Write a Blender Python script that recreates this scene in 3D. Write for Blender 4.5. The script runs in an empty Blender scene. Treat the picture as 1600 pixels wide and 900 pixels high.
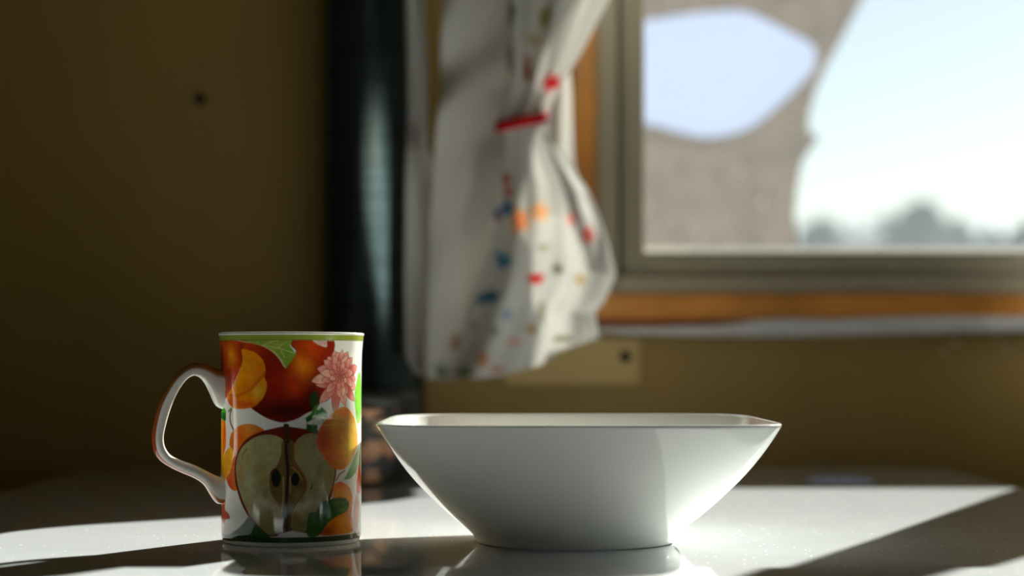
import bpy, bmesh, math, random
import numpy as np
from mathutils import Vector, Matrix, noise

random.seed(4)
np.random.seed(4)
scene = bpy.context.scene
COL = scene.collection
R = math.radians

# ------------------------------------------------------------------ camera
CAM_H = 0.0913          # lens height above the table top (table top is z = 0)
FPX, HOR = 2900.0, 568.0
cam = bpy.data.cameras.new('camera')
cam.sensor_width = 36.0
cam.lens = FPX / 1600.0 * 36.0
cam.shift_y = (HOR - 450.0) / 1600.0
cam.clip_start = 0.02
cam.clip_end = 2000
cam.dof.use_dof = True
cam.dof.focus_distance = 0.925
cam.dof.aperture_fstop = 4.6
cam_o = bpy.data.objects.new('camera', cam)
COL.objects.link(cam_o)
cam_o.location = (0, 0, CAM_H)
cam_o.rotation_euler = (R(90), 0, 0)
scene.camera = cam_o

# ------------------------------------------------------------------ sky, sun, exposure
SUN_AZ, SUN_EL = R(31.5), R(27.5)
SUN_STRENGTH = 21.5
SKY_STRENGTH = 0.10
EXPOSURE = 0.0
world = bpy.data.worlds.new('sky')
scene.world = world
world.use_nodes = True
wn = world.node_tree.nodes
wl = world.node_tree.links
sky = wn.new('ShaderNodeTexSky')
sky.sky_type = 'NISHITA'
sky.sun_disc = False
sky.sun_elevation = SUN_EL
sky.sun_rotation = SUN_AZ
sky.air_density = 1.0
sky.dust_density = 0.3
sky.ozone_density = 1.0
wl.new(sky.outputs['Color'], wn['Background'].inputs['Color'])
wn['Background'].inputs['Strength'].default_value = SKY_STRENGTH

sun = bpy.data.lights.new('sun', 'SUN')
sun.energy = SUN_STRENGTH
sun.angle = R(0.55)
sun.color = (1.0, 0.955, 0.87)
sun_o = bpy.data.objects.new('sun', sun)
COL.objects.link(sun_o)
to_sun = Vector((math.sin(SUN_AZ) * math.cos(SUN_EL), math.cos(SUN_AZ) * math.cos(SUN_EL), math.sin(SUN_EL)))
sun_o.rotation_euler = (-to_sun).to_track_quat('-Z', 'Y').to_euler()
sun_o.location = to_sun * 20

vs = scene.view_settings
vs.view_transform = 'Standard'
vs.look = 'None'
vs.exposure = EXPOSURE
vs.gamma = 1.0
vs.use_curve_mapping = False
scene.cycles.use_denoising = True
scene.cycles.max_bounces = 10
scene.cycles.diffuse_bounces = 6
scene.cycles.glossy_bounces = 5
scene.cycles.transmission_bounces = 6
scene.cycles.transparent_max_bounces = 12
scene.cycles.sample_clamp_indirect = 6.0
scene.cycles.caustics_reflective = False
scene.cycles.caustics_refractive = False


# ------------------------------------------------------------------ helpers
def wx(px, Y):
    return (px - 800.0) / FPX * Y


def wz(py, Y):
    return CAM_H + (HOR - py) / FPX * Y


def tag(o, label=None, cat=None, group=None, kind=None):
    if label: o['label'] = label
    if cat: o['category'] = cat
    if group: o['group'] = group
    if kind: o['kind'] = kind
    return o


def link(name, me, mat=None, parent=None):
    o = bpy.data.objects.new(name, me)
    COL.objects.link(o)
    if mat is not None and len(me.materials) == 0:
        me.materials.append(mat)
    if parent is not None:
        o.parent = parent
    return o


def empty(name, loc=(0, 0, 0), parent=None):
    o = bpy.data.objects.new(name, None)
    o.empty_display_size = 0.02
    COL.objects.link(o)
    o.location = loc
    if parent is not None:
        o.parent = parent
    return o


def pydata(name, verts, faces, mat=None, parent=None, smooth=False):
    me = bpy.data.meshes.new(name)
    me.from_pydata([tuple(v) for v in verts], [], faces)
    me.update()
    bm = bmesh.new(); bm.from_mesh(me)
    bmesh.ops.recalc_face_normals(bm, faces=bm.faces)
    bm.to_mesh(me); bm.free()
    if smooth:
        me.polygons.foreach_set('use_smooth', [True] * len(me.polygons))
    return link(name, me, mat, parent)


def box_bm(bm, x0, x1, y0, y1, z0, z1, bevel=0.0, seg=2):
    r = bmesh.ops.create_cube(bm, size=1.0)
    vs_ = r['verts']
    for v in vs_:
        v.co = Vector(((x0 + x1) / 2 + v.co.x * (x1 - x0), (y0 + y1) / 2 + v.co.y * (y1 - y0), (z0 + z1) / 2 + v.co.z * (z1 - z0)))
    if bevel > 0:
        es = list({e for v in vs_ for e in v.link_edges})
        bmesh.ops.bevel(bm, geom=es, offset=bevel, segments=seg, profile=0.5, affect='EDGES')


def bm_obj(name, bm, mat=None, parent=None, smooth=False):
    bmesh.ops.recalc_face_normals(bm, faces=bm.faces)
    me = bpy.data.meshes.new(name)
    bm.to_mesh(me); bm.free()
    if smooth:
        me.polygons.foreach_set('use_smooth', [True] * len(me.polygons))
    return link(name, me, mat, parent)


def box(name, x0, x1, y0, y1, z0, z1, mat, parent=None, bevel=0.0, seg=2):
    bm = bmesh.new()
    box_bm(bm, x0, x1, y0, y1, z0, z1, bevel, seg)
    return bm_obj(name, bm, mat, parent)


def lathe_mesh(name, prof, n=96, mat=None, parent=None, smooth=True, centre=(0, 0)):
    """profile: list of (r, z); closed at r == 0 ends."""
    verts, faces, rings = [], [], []
    for r, z in prof:
        if r < 1e-6:
            rings.append([len(verts)]); verts.append((centre[0], centre[1], z))
        else:
            k = len(verts)
            rings.append(list(range(k, k + n)))
            for i in range(n):
                a = 2 * math.pi * i / n
                verts.append((centre[0] + r * math.cos(a), centre[1] + r * math.sin(a), z))
    for A, B in zip(rings[:-1], rings[1:]):
        for i in range(n):
            j = (i + 1) % n
            if len(A) == 1 and len(B) == 1: continue
            if len(A) == 1: faces.append((A[0], B[i], B[j]))
            elif len(B) == 1: faces.append((A[i], A[j], B[0]))
            else: faces.append((A[i], A[j], B[j], B[i]))
    return pydata(name, verts, faces, mat, parent, smooth)


def catmull(pts, closed=False, sub=6):
    P = [Vector(p) for p in pts]
    n = len(P)
    out = []
    rng = range(n if closed else n - 1)
    for i in rng:
        if closed:
            p0, p1, p2, p3 = P[(i - 1) % n], P[i], P[(i + 1) % n], P[(i + 2) % n]
        else:
            p0, p1, p2, p3 = P[max(i - 1, 0)], P[i], P[i + 1], P[min(i + 2, n - 1)]
        for k in range(sub):
            t = k / sub
            out.append(0.5 * ((2 * p1) + (p2 - p0) * t + (2 * p0 - 5 * p1 + 4 * p2 - p3) * t * t + (3 * p1 - p0 - 3 * p2 + p3) * t ** 3))
    if not closed:
        out.append(P[-1].copy())
    return out


# ------------------------------------------------------------------ materials
def new_mat(name):
    m = bpy.data.materials.new(name)
    m.use_nodes = True
    nt = m.node_tree
    return m, nt, nt.nodes['Principled BSDF']


def mat_plain(name, col, rough=0.5, metal=0.0, spec=0.5, var=0.0, scale=20.0, bump=0.0, bscale=60.0, stretch=(1, 1, 1), coat=0.0):
    m, nt, b = new_mat(name)
    b.inputs['Roughness'].default_value = rough
    b.inputs['Metallic'].default_value = metal
    b.inputs['Specular IOR Level'].default_value = spec
    b.inputs['Coat Weight'].default_value = coat
    tc = nt.nodes.new('ShaderNodeTexCoord')
    mp = nt.nodes.new('ShaderNodeMapping')
    mp.inputs['Scale'].default_value = stretch
    nt.links.new(tc.outputs['Object'], mp.inputs['Vector'])
    nz = nt.nodes.new('ShaderNodeTexNoise')
    nz.inputs['Scale'].default_value = scale
    nz.inputs['Detail'].default_value = 5
    nt.links.new(mp.outputs['Vector'], nz.inputs['Vector'])
    cr = nt.nodes.new('ShaderNodeValToRGB')
    cr.color_ramp.elements[0].position = 0.3
    cr.color_ramp.elements[1].position = 0.7
    cr.color_ramp.elements[0].color = tuple(c * (1 - var) for c in col) + (1,)
    cr.color_ramp.elements[1].color = tuple(min(1, c * (1 + var)) for c in col) + (1,)
    nt.links.new(nz.outputs['Fac'], cr.inputs['Fac'])
    nt.links.new(cr.outputs['Color'], b.inputs['Base Color'])
    if bump > 0:
        n2 = nt.nodes.new('ShaderNodeTexNoise')
        n2.inputs['Scale'].default_value = bscale
        n2.inputs['Detail'].default_value = 4
        nt.links.new(mp.outputs['Vector'], n2.inputs['Vector'])
        bp = nt.nodes.new('ShaderNodeBump')
        bp.inputs['Strength'].default_value = bump
        bp.inputs['Distance'].default_value = 0.002
        nt.links.new(n2.outputs['Fac'], bp.inputs['Height'])
        nt.links.new(bp.outputs['Normal'], b.inputs['Normal'])
    return m


def mat_attr(name, rough=0.1, spec=0.5, coat=0.0):
    m, nt, b = new_mat(name)
    at = nt.nodes.new('ShaderNodeAttribute')
    at.attribute_name = 'print'
    nt.links.new(at.outputs['Color'], b.inputs['Base Color'])
    b.inputs['Roughness'].default_value = rough
    b.inputs['Specular IOR Level'].default_value = spec
    b.inputs['Coat Weight'].default_value = coat
    b.inputs['Coat Roughness'].default_value = 0.03
    return m


def mat_cloth(name, col=None, trans=0.45, attr=False):
    m, nt, b = new_mat(name)
    nt.nodes.remove(b)
    out = nt.nodes['Material Output']
    d = nt.nodes.new('ShaderNodeBsdfDiffuse')
    t = nt.nodes.new('ShaderNodeBsdfTranslucent')
    mx = nt.nodes.new('ShaderNodeMixShader')
    mx.inputs['Fac'].default_value = trans
    tc = nt.nodes.new('ShaderNodeTexCoord')
    wv = nt.nodes.new('ShaderNodeTexNoise')
    wv.inputs['Scale'].default_value = 900
    nt.links.new(tc.outputs['Object'], wv.inputs['Vector'])
    bp = nt.nodes.new('ShaderNodeBump')
    bp.inputs['Strength'].default_value = 0.15
    bp.inputs['Distance'].default_value = 0.0005
    nt.links.new(wv.outputs['Fac'], bp.inputs['Height'])
    nt.links.new(bp.outputs['Normal'], d.inputs['Normal'])
    if attr:
        at = nt.nodes.new('ShaderNodeAttribute')
        at.attribute_name = 'print'
        nt.links.new(at.outputs['Color'], d.inputs['Color'])
        nt.links.new(at.outputs['Color'], t.inputs['Color'])
    else:
        d.inputs['Color'].default_value = (*col, 1)
        t.inputs['Color'].default_value = (*col, 1)
    nt.links.new(d.outputs[0], mx.inputs[1])
    nt.links.new(t.outputs[0], mx.inputs[2])
    nt.links.new(mx.outputs[0], out.inputs['Surface'])
    return m


def mat_pane(name):
    m, nt, b = new_mat(name)
    nt.nodes.remove(b)
    out = nt.nodes['Material Output']
    tr = nt.nodes.new('ShaderNodeBsdfTransparent')
    tr.inputs['Color'].default_value = (0.96, 0.985, 0.975, 1)
    gl = nt.nodes.new('ShaderNodeBsdfGlossy')
    gl.inputs['Roughness'].default_value = 0.02
    fr = nt.nodes.new('ShaderNodeFresnel')
    fr.inputs['IOR'].default_value = 1.45
    mx = nt.nodes.new('ShaderNodeMixShader')
    nt.links.new(fr.outputs[0], mx.inputs['Fac'])
    nt.links.new(tr.outputs[0], mx.inputs[1])
    nt.links.new(gl.outputs[0], mx.inputs[2])
    # thin film of dust
    df = nt.nodes.new('ShaderNodeBsdfTranslucent')
    df.inputs['Color'].default_value = (0.9, 0.9, 0.88, 1)
    mx2 = nt.nodes.new('ShaderNodeMixShader')
    mx2.inputs['Fac'].default_value = 0.03
    nt.links.new(mx.outputs[0], mx2.inputs[1])
    nt.links.new(df.outputs[0], mx2.inputs[2])
    nt.links.new(mx2.outputs[0], out.inputs['Surface'])
    return m


M_WALL = mat_plain('ochre_plywood', (0.37, 0.245, 0.065), 0.55, var=0.10, scale=5, bump=0.08, bscale=40, stretch=(1, 1, 0.35))
M_ROOM = mat_plain('ochre_plywood_room', (0.26, 0.18, 0.08), 0.6, var=0.08, scale=3)
M_CEIL = mat_plain('ceiling_board', (0.36, 0.32, 0.24), 0.7, var=0.05, scale=3)
M_FLOOR = mat_plain('brown_lino', (0.20, 0.14, 0.08), 0.5, var=0.2, scale=8)
M_ALU = mat_plain('bronze_aluminium', (0.36, 0.32, 0.225), 0.42, metal=0.15, var=0.06, scale=30, stretch=(1, 1, 0.1))
M_GASKET = mat_plain('black_gasket', (0.05, 0.045, 0.03), 0.6)
M_WOOD = mat_plain('orange_varnished_wood', (0.62, 0.25, 0.045), 0.3, var=0.25, scale=14, stretch=(1, 1, 1), bump=0.05)
M_PAPER = mat_plain('white_paper', (0.66, 0.65, 0.66), 0.85, var=0.06, scale=60, bump=0.5, bscale=120)
M_PANE = mat_pane('window_glass')
M_SCREW = mat_plain('dark_steel', (0.03, 0.03, 0.03), 0.5, metal=0.4)
M_CREAM = mat_plain('cream_light_patch', (0.66, 0.49, 0.19), 0.5, var=0.06, scale=20)
M_DROP = mat_plain('bright_drop', (0.95, 0.95, 0.92), 0.05, metal=1.0)


def make_table_mat():
    m, nt, b = new_mat('white_laminate')
    tc = nt.nodes.new('ShaderNodeTexCoord')
    n1 = nt.nodes.new('ShaderNodeTexNoise'); n1.inputs['Scale'].default_value = 30; n1.inputs['Detail'].default_value = 6
    cr = nt.nodes.new('ShaderNodeValToRGB')
    cr.color_ramp.elements[0].color = (0.66, 0.69, 0.72, 1)
    cr.color_ramp.elements[1].color = (0.75, 0.785, 0.815, 1)
    nt.links.new(tc.outputs['Object'], n1.inputs['Vector'])
    nt.links.new(n1.outputs['Fac'], cr.inputs['Fac'])
    # dust specks
    vo = nt.nodes.new('ShaderNodeTexVoronoi'); vo.inputs['Scale'].default_value = 170
    nt.links.new(tc.outputs['Object'], vo.inputs['Vector'])
    lt = nt.nodes.new('ShaderNodeMath'); lt.operation = 'LESS_THAN'; lt.inputs[1].default_value = 0.09
    nt.links.new(vo.outputs['Distance'], lt.inputs[0])
    n3 = nt.nodes.new('ShaderNodeTexNoise'); n3.inputs['Scale'].default_value = 12
    nt.links.new(tc.outputs['Object'], n3.inputs['Vector'])
    gt = nt.nodes.new('ShaderNodeMath'); gt.operation = 'GREATER_THAN'; gt.inputs[1].default_value = 0.44
    nt.links.new(n3.outputs['Fac'], gt.inputs[0])
    mu = nt.nodes.new('ShaderNodeMath'); mu.operation = 'MULTIPLY'
    nt.links.new(lt.outputs[0], mu.inputs[0]); nt.links.new(gt.outputs[0], mu.inputs[1])
    mx = nt.nodes.new('ShaderNodeMix'); mx.data_type = 'RGBA'
    mx.inputs['B'].default_value = (0.95, 0.95, 0.95, 1)
    nt.links.new(mu.outputs[0], mx.inputs['Factor'])
    nt.links.new(cr.outputs['Color'], mx.inputs['A'])
    nt.links.new(mx.outputs['Result'], b.inputs['Base Color'])
    ro = nt.nodes.new('ShaderNodeMath'); ro.operation = 'MULTIPLY_ADD'
    ro.inputs[1].default_value = 0.5; ro.inputs[2].default_value = 0.035
    nt.links.new(mu.outputs[0], ro.inputs[0])
    nt.links.new(ro.outputs[0], b.inputs['Roughness'])
    b.inputs['Specular IOR Level'].default_value = 0.27
    return m


M_TABLE = make_table_mat()

# ------------------------------------------------------------------ the room
YW = 1.66            # inner face of the window wall
WT = 0.06            # its thickness
ZF, ZC = -0.72, 1.25
XL, XR, YF = -1.15, 1.45, -1.6
OX0, OX1 = 0.0747, 1.20
OZ0, OZ1 = 0.1524, 0.90

bm = bmesh.new()
box_bm(bm, XL, OX0, YW, YW + WT, ZF, ZC)
box_bm(bm, OX1, XR, YW, YW + WT, ZF, ZC)
box_bm(bm, OX0, OX1, YW, YW + WT, ZF, OZ0)
box_bm(bm, OX0, OX1, YW, YW + WT, OZ1, ZC)
tag(bm_obj('wall_back', bm, M_WALL), kind='structure')
tag(box('wall_left', XL - 0.05, XL, YF, YW, ZF, ZC, M_ROOM), kind='structure')
tag(box('wall_right', XR, XR + 0.05, YF, YW, ZF, ZC, M_ROOM), kind='structure')
W2 = (-0.60, -0.10, 0.10, 0.70)
bm = bmesh.new()
box_bm(bm, XL, W2[0], YF - 0.05, YF, ZF, ZC)
box_bm(bm, W2[1], XR, YF - 0.05, YF, ZF, ZC)
box_bm(bm, W2[0], W2[1], YF - 0.05, YF, ZF, W2[2])
box_bm(bm, W2[0], W2[1], YF - 0.05, YF, W2[3], ZC)
tag(bm_obj('wall_front', bm, M_ROOM), kind='structure')
tag(box('floor', XL, XR, YF, YW, ZF - 0.05, ZF, M_FLOOR), kind='structure')
tag(box('ceiling', XL, XR, YF, YW, ZC, ZC + 0.05, M_CEIL), kind='structure')

# window in the back wall
win = tag(empty('window_1', ((OX0 + OX1) / 2, YW + 0.03, OZ0)), kind='structure')
WINL = Vector(win.location)


def wpart(name, x0, x1, y0, y1, z0, z1, mat, bev=0.0015, parent=win):
    o = box(name, x0 - WINL.x, x1 - WINL.x, y0 - WINL.y, y1 - WINL.y, z0 - WINL.z, z1 - WINL.z, mat, parent, bev)
    return o


MX0, MX1 = 0.685, 0.745      # meeting stiles between the two panes
wpart('frame_stile', OX0, OX0 + 0.0195, YW - 0.010, YW + 0.058, OZ0, OZ1, M_ALU)
wpart('frame_stile', OX1 - 0.0195, OX1, YW - 0.010, YW + 0.058, OZ0, OZ1, M_ALU)
wpart('frame_rail', OX0 + 0.0195, OX1 - 0.0195, YW - 0.010, YW + 0.058, OZ0, OZ0 + 0.0165, M_ALU)
wpart('frame_rail', OX0 + 0.0195, OX1 - 0.0195, YW - 0.010, YW + 0.058, OZ1 - 0.02, OZ1, M_ALU)
SZ0, SZ1 = OZ0 + 0.0165, OZ1 - 0.02
SY0, SY1 = YW + 0.012, YW + 0.034
wpart('sash_stile', OX0 + 0.0225, OX0 + 0.0445, SY0, SY1, SZ0, SZ1, M_ALU)
wpart('sash_stile', MX0, MX0 + 0.045, SY0, SY1, SZ0, SZ1, M_ALU)
wpart('sash_stile', MX1 - 0.045, MX1, SY1, SY1 + 0.02, SZ0, SZ1, M_ALU)
wpart('sash_stile', OX1 - 0.042, OX1 - 0.0195, SY1, SY1 + 0.02, SZ0, SZ1, M_ALU)
wpart('sash_rail', OX0 + 0.0445, MX0, SY0, SY1, SZ0, SZ0 + 0.0225, M_ALU)
wpart('sash_rail', OX0 + 0.0445, MX0, SY0, SY1, SZ1 - 0.02, SZ1, M_ALU)
wpart('sash_rail', MX1, OX1 - 0.042, SY1, SY1 + 0.02, SZ0, SZ0 + 0.0225, M_ALU)
wpart('sash_rail', MX1, OX1 - 0.042, SY1, SY1 + 0.02, SZ1 - 0.02, SZ1, M_ALU)
wpart('gasket', OX0 + 0.0195, OX0 + 0.0225, SY0 + 0.004, SY1, SZ0, SZ1, M_GASKET, 0)
wpart('gasket', OX0 + 0.0445, MX0, SY0 - 0.001, SY0 + 0.001, SZ0 + 0.0195, SZ0 + 0.0215, M_GASKET, 0)
wpart('pane', OX0 + 0.0445, MX0, SY0 + 0.009, SY0 + 0.012, SZ0 + 0.0225, SZ1 - 0.02, M_PANE, 0)
wpart('pane', MX1, OX1 - 0.042, SY1 + 0.009, SY1 + 0.012, SZ0 + 0.0225, SZ1 - 0.02, M_PANE, 0)
M_SILL = mat_plain('white_outer_sill', (0.75, 0.76, 0.76), 0.5, var=0.1, scale=60)
wpart('outer_sill', OX0, OX1, YW + 0.0605, YW + 0.085, OZ0 - 0.01, 0.1990, M_SILL)
# condensation beads on the lower sash rail and low on the glass
dm = bpy.data.meshes.new('bead')
bm = bmesh.new(); bmesh.ops.create_uvsphere(bm, u_segments=10, v_segments=6, radius=1.0)
bm.to_mesh(dm); bm.free(); dm.materials.append(M_DROP)
dm.polygons.foreach_set('use_smooth', [True] * len(dm.polygons))
for px, s in ((1036, 0.8), (1262, 1.0), (1338, 1.1), (1407, 1.2), (1452, 0.9), (1512, 0.8), (1590, 0.9)):
    o = link('water_bead', dm, None, win)
    o.location = Vector((wx(px, SY0), SY0 - 0.0008, wz(404, SY0))) - WINL
    o.scale = (0.0012 * s,) * 3

# wooden lining round the window
WT0 = YW - 0.022
tr = tag(empty('trim_1', (OX0, YW, OZ0)), kind='structure')


def tpart(name, x0, x1, z0, z1):
    return box(name, x0 - OX0, x1 - OX0, WT0 - YW, 0, z0 - OZ0, z1 - OZ0, M_WOOD, tr, 0.003)


tpart('trim_board', OX0 - 0.022, OX0, OZ0 - 0.0225, OZ1 + 0.022)
tpart('trim_board', OX1, OX1 + 0.022, OZ0 - 0.0225, OZ1 + 0.022)
tpart('trim_board', OX0, OX1, OZ0 - 0.0225, OZ0)
tpart('trim_board', OX0, OX1, OZ1, OZ1 + 0.022)
# thin dark under-strip of the lining
M_WOOD2 = mat_plain('red_brown_wood', (0.30, 0.07, 0.02), 0.4, var=0.2, scale=20)
box('under_strip', OX0 - 0.022 - OX0, OX1 - OX0, -0.014, 0, wz(519, YW) - OZ0, OZ0 - 0.0225 - OZ0, M_WOOD2, tr, 0.001)

# second window added unseen behind the camera, to let in sky fill
w2 = tag(empty('fill_window', ((W2[0] + W2[1]) / 2, YF, W2[2])), kind='structure')
L2 = Vector(w2.location)


def w2part(name, x0, x1, z0, z1, mat, y0=-0.045, y1=0.008):
    box(name, x0 - L2.x, x1 - L2.x, y0, y1, z0 - L2.z, z1 - L2.z, mat, w2, 0)


w2part('frame_stile', W2[0], W2[0] + 0.03, W2[2], W2[3], M_ALU)
w2part('frame_stile', W2[1] - 0.03, W2[1], W2[2], W2[3], M_ALU)
w2part('frame_stile', -0.37, -0.33, W2[2] + 0.03, W2[3] - 0.03, M_ALU)
w2part('frame_rail', W2[0] + 0.03, W2[1] - 0.03, W2[2], W2[2] + 0.03, M_ALU)
w2part('frame_rail', W2[0] + 0.03, W2[1] - 0.03, W2[3] - 0.03, W2[3], M_ALU)
w2part('pane', W2[0] + 0.03, -0.37, W2[2] + 0.03, W2[3] - 0.03, M_PANE, -0.022, -0.018)
w2part('pane', -0.33, W2[1] - 0.03, W2[2] + 0.03, W2[3] - 0.03, M_PANE, -0.022, -0.018)

# ------------------------------------------------------------------ table
TX0, TX1, TY0, TY1 = -0.362, 0.372, 0.700, 1.640
TLIP = 0.800
TT = 0.028


def rounded_outline(x0, x1, y0, y1, r_back, r_front, n=14):
    pts = []
    def arc(cx, cy, r, a0):
        for i in range(n + 1):
            a = a0 + i / n * math.pi / 2
            pts.append((cx + r * math.cos(a), cy + r * math.sin(a)))
    arc(x1 - r_back, y1 - r_back, r_back, 0)
    arc(x0 + r_back, y1 - r_back, r_back, math.pi / 2)
    if r_front > 0:
        arc(x0 + r_front, y0 + r_front, r_front, math.pi)
        arc(x1 - r_front, y0 + r_front, r_front, 3 * math.pi / 2)
    else:
        pts.append((x0, y0)); pts.append((x1, y0))
    return pts


def slab(name, pts, z0, z1, mat, parent, bev=0.003):
    bm = bmesh.new()
    vb = [bm.verts.new((x, y, z1)) for x, y in pts]
    f = bm.faces.new(vb)
    r = bmesh.ops.extrude_face_region(bm, geom=[f])
    for v in r['geom']:
        if isinstance(v, bmesh.types.BMVert):
            v.co.z = z0
    es = [e for e in bm.edges if abs(e.verts[0].co.z - e.verts[1].co.z) < 1e-6]
    bmesh.ops.bevel(bm, geom=es, offset=bev, segments=3, profile=0.5, affect='EDGES')
    return bm_obj(name, bm, mat, parent)


table = tag(empty('table', (0.005, 1.2, ZF)), 'white glossy laminate table under the mug and bowl, sunlit in patches', 'table')
TO = Vector(table.location)


def tl(pts):
    return [(x - TO.x, y - TO.y) for x, y in pts]


slab('tabletop', tl(rounded_outline(TX0, TX1, TLIP + 0.0003, TY1, 0.05, 0)), -TT - TO.z, 0 - TO.z, M_TABLE, table, 0.0012)
slab('edge_strip', tl([(TX1, TLIP), (TX0, TLIP), (TX0, TY0 + 0.03), (TX0 + 0.03, TY0), (TX1 - 0.03, TY0), (TX1, TY0 + 0.03)]), -TT - TO.z, 0.0035 - TO.z, M_TABLE, table, 0.0012)
M_LEG = mat_plain('grey_steel', (0.35, 0.35, 0.35), 0.35, metal=1.0)
lathe_mesh('leg', [(0, 0.015), (0.03, 0.015), (0.03, -TT - TO.z), (0, -TT - TO.z)], 32, M_LEG, table)
lathe_mesh('foot', [(0, 0), (0.2, 0), (0.2, 0.008), (0.19, 0.015), (0, 0.015)], 48, M_LEG, table)

# ------------------------------------------------------------------ painter for printed decoration
class Canvas:
    """colour grid over (a, y); a = unrolled arc in photo pixels, y = height in photo pixels"""
    def __init__(s, a0, a1, y0, y1, step, bg, conv):
        s.a = np.arange(a0, a1 + step, step)
        s.y = np.arange(y0, y1 + step, step)
        s.A, s.Y = np.meshgrid(s.a, s.y)
        s.img = np.ones(s.A.shape + (3,)) * np.array(bg)
        s.step = step
        s.conv = conv
        s.a0, s.y0 = a0, y0
        h, w = s.A.shape
        s.mott = np.zeros((h, w))
        for cell, amp in ((26, 0.5), (11, 0.35), (5, 0.3), (2.4, 0.2)):
            g = np.random.rand(int(h / cell) + 3, int(w / cell) + 3) * 2 - 1
            jj, ii = np.meshgrid(np.arange(h) / cell, np.arange(w) / cell, indexing='ij')
            j0 = jj.astype(int); i0 = ii.astype(int); fj = jj - j0; fi = ii - i0
            fj = fj * fj * (3 - 2 * fj); fi = fi * fi * (3 - 2 * fi)
            s.mott += amp * ((g[j0, i0] * (1 - fi) + g[j0, i0 + 1] * fi) * (1 - fj) + (g[j0 + 1, i0] * (1 - fi) + g[j0 + 1, i0 + 1] * fi) * fj)

    def _pts(s, pts, raw):
        return np.array([p if raw else s.conv(*p) for p in pts], dtype=float)

    def mask(s, P, soft=0.9):
        pad = 3 * soft + s.step
        i0 = max(0, int((P[:, 0].min() - pad - s.a0) / s.step)); i1 = min(len(s.a), int((P[:, 0].max() + pad - s.a0) / s.step) + 2)
        j0 = max(0, int((P[:, 1].min() - pad - s.y0) / s.step)); j1 = min(len(s.y), int((P[:, 1].max() + pad - s.y0) / s.step) + 2)
        if i1 <= i0 or j1 <= j0:
            return None
        A = s.A[j0:j1, i0:i1]; Y = s.Y[j0:j1, i0:i1]
        inside = np.zeros(A.shape, bool)
        dist = np.full(A.shape, 1e9)
        n = len(P)
        for k in range(n):
            x1, y1 = P[k]; x2, y2 = P[(k + 1) % n]
            if y1 != y2:
                c = ((Y < y1) != (Y < y2)) & (A < (x2 - x1) * (Y - y1) / (y2 - y1) + x1)
                inside ^= c
            dx, dy = x2 - x1, y2 - y1
            L = dx * dx + dy * dy + 1e-9
            t = np.clip(((A - x1) * dx + (Y - y1) * dy) / L, 0, 1)
            dist = np.minimum(dist, (A - x1 - t * dx) ** 2 + (Y - y1 - t * dy) ** 2)
        d = np.sqrt(dist)
        sd = np.where(inside, d, -d)
        return (slice(j0, j1), slice(i0, i1)), np.clip(sd / (2 * soft) + 0.5, 0, 1), sd, A, Y

    def shape(s, pts, col, blobs=(), smooth=True, raw=False, edge=None, edge_w=2.0, soft=0.8, grain=0.06):
        P = s._pts(pts, raw)
        if smooth:
            P = np.array([tuple(v) for v in catmull([(p[0], p[1], 0) for p in P], True, 5)])[:, :2]
        r = s.mask(P, soft)
        if r is None: return
        sl, m, sd, A, Y = r
        c = np.ones(A.shape + (3,)) * np.array(col)
        for bx, by, rx, ry, bc, st in blobs:
            if not raw: bx, by = s.conv(bx, by)
            w = st * np.exp(-(((A - bx) / rx) ** 2 + ((Y - by) / ry) ** 2))
            c = c * (1 - w[..., None]) + np.array(bc) * w[..., None]
        if grain:
            g = 1 + grain * (np.random.rand(*A.shape)[..., None] - 0.5) * 2
            c = c * g * np.clip(1 + 0.26 * s.mott[sl], 0.4, 1.6)[..., None] ** np.array([0.8, 1.25, 1.2])
        if edge is not None:
            w = np.clip(1 - sd / edge_w, 0, 1)[..., None]
            c = c * (1 - w) + np.array(edge) * w
        s.img[sl] = s.img[sl] * (1 - m[..., None]) + c * m[..., None]

    def line(s, pts, w, col, raw=False, soft=0.6, op=1.0):
        P = s._pts(pts, raw)
        P = np.array([tuple(v) for v in catmull([(p[0], p[1], 0) for p in P], False, 5)])[:, :2]
        pad = w + 3
        i0 = max(0, int((P[:, 0].min() - pad - s.a0) / s.step)); i1 = min(len(s.a), int((P[:, 0].max() + pad - s.a0) / s.step) + 2)
        j0 = max(0, int((P[:, 1].min() - pad - s.y0) / s.step)); j1 = min(len(s.y), int((P[:, 1].max() + pad - s.y0) / s.step) + 2)
        if i1 <= i0 or j1 <= j0: return
        A = s.A[j0:j1, i0:i1]; Y = s.Y[j0:j1, i0:i1]
        dist = np.full(A.shape, 1e9)
        for k in range(len(P) - 1):
            x1, y1 = P[k]; x2, y2 = P[k + 1]
            dx, dy = x2 - x1, y2 - y1
            t = np.clip(((A - x1) * dx + (Y - y1) * dy) / (dx * dx + dy * dy + 1e-9), 0, 1)
            dist = np.minimum(dist, (A - x1 - t * dx) ** 2 + (Y - y1 - t * dy) ** 2)
        m = op * np.clip((w / 2 - np.sqrt(dist)) / (2 * soft) + 0.5, 0, 1)[..., None]
        s.img[j0:j1, i0:i1] = s.img[j0:j1, i0:i1] * (1 - m) + np.array(col) * m

    def band(s, y0, y1, col):
        m = np.clip((np.minimum(s.Y - y0, y1 - s.Y)) / 0.8 + 0.5, 0, 1)[..., None]
        s.img = s.img * (1 - m) + np.array(col) * m

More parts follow.
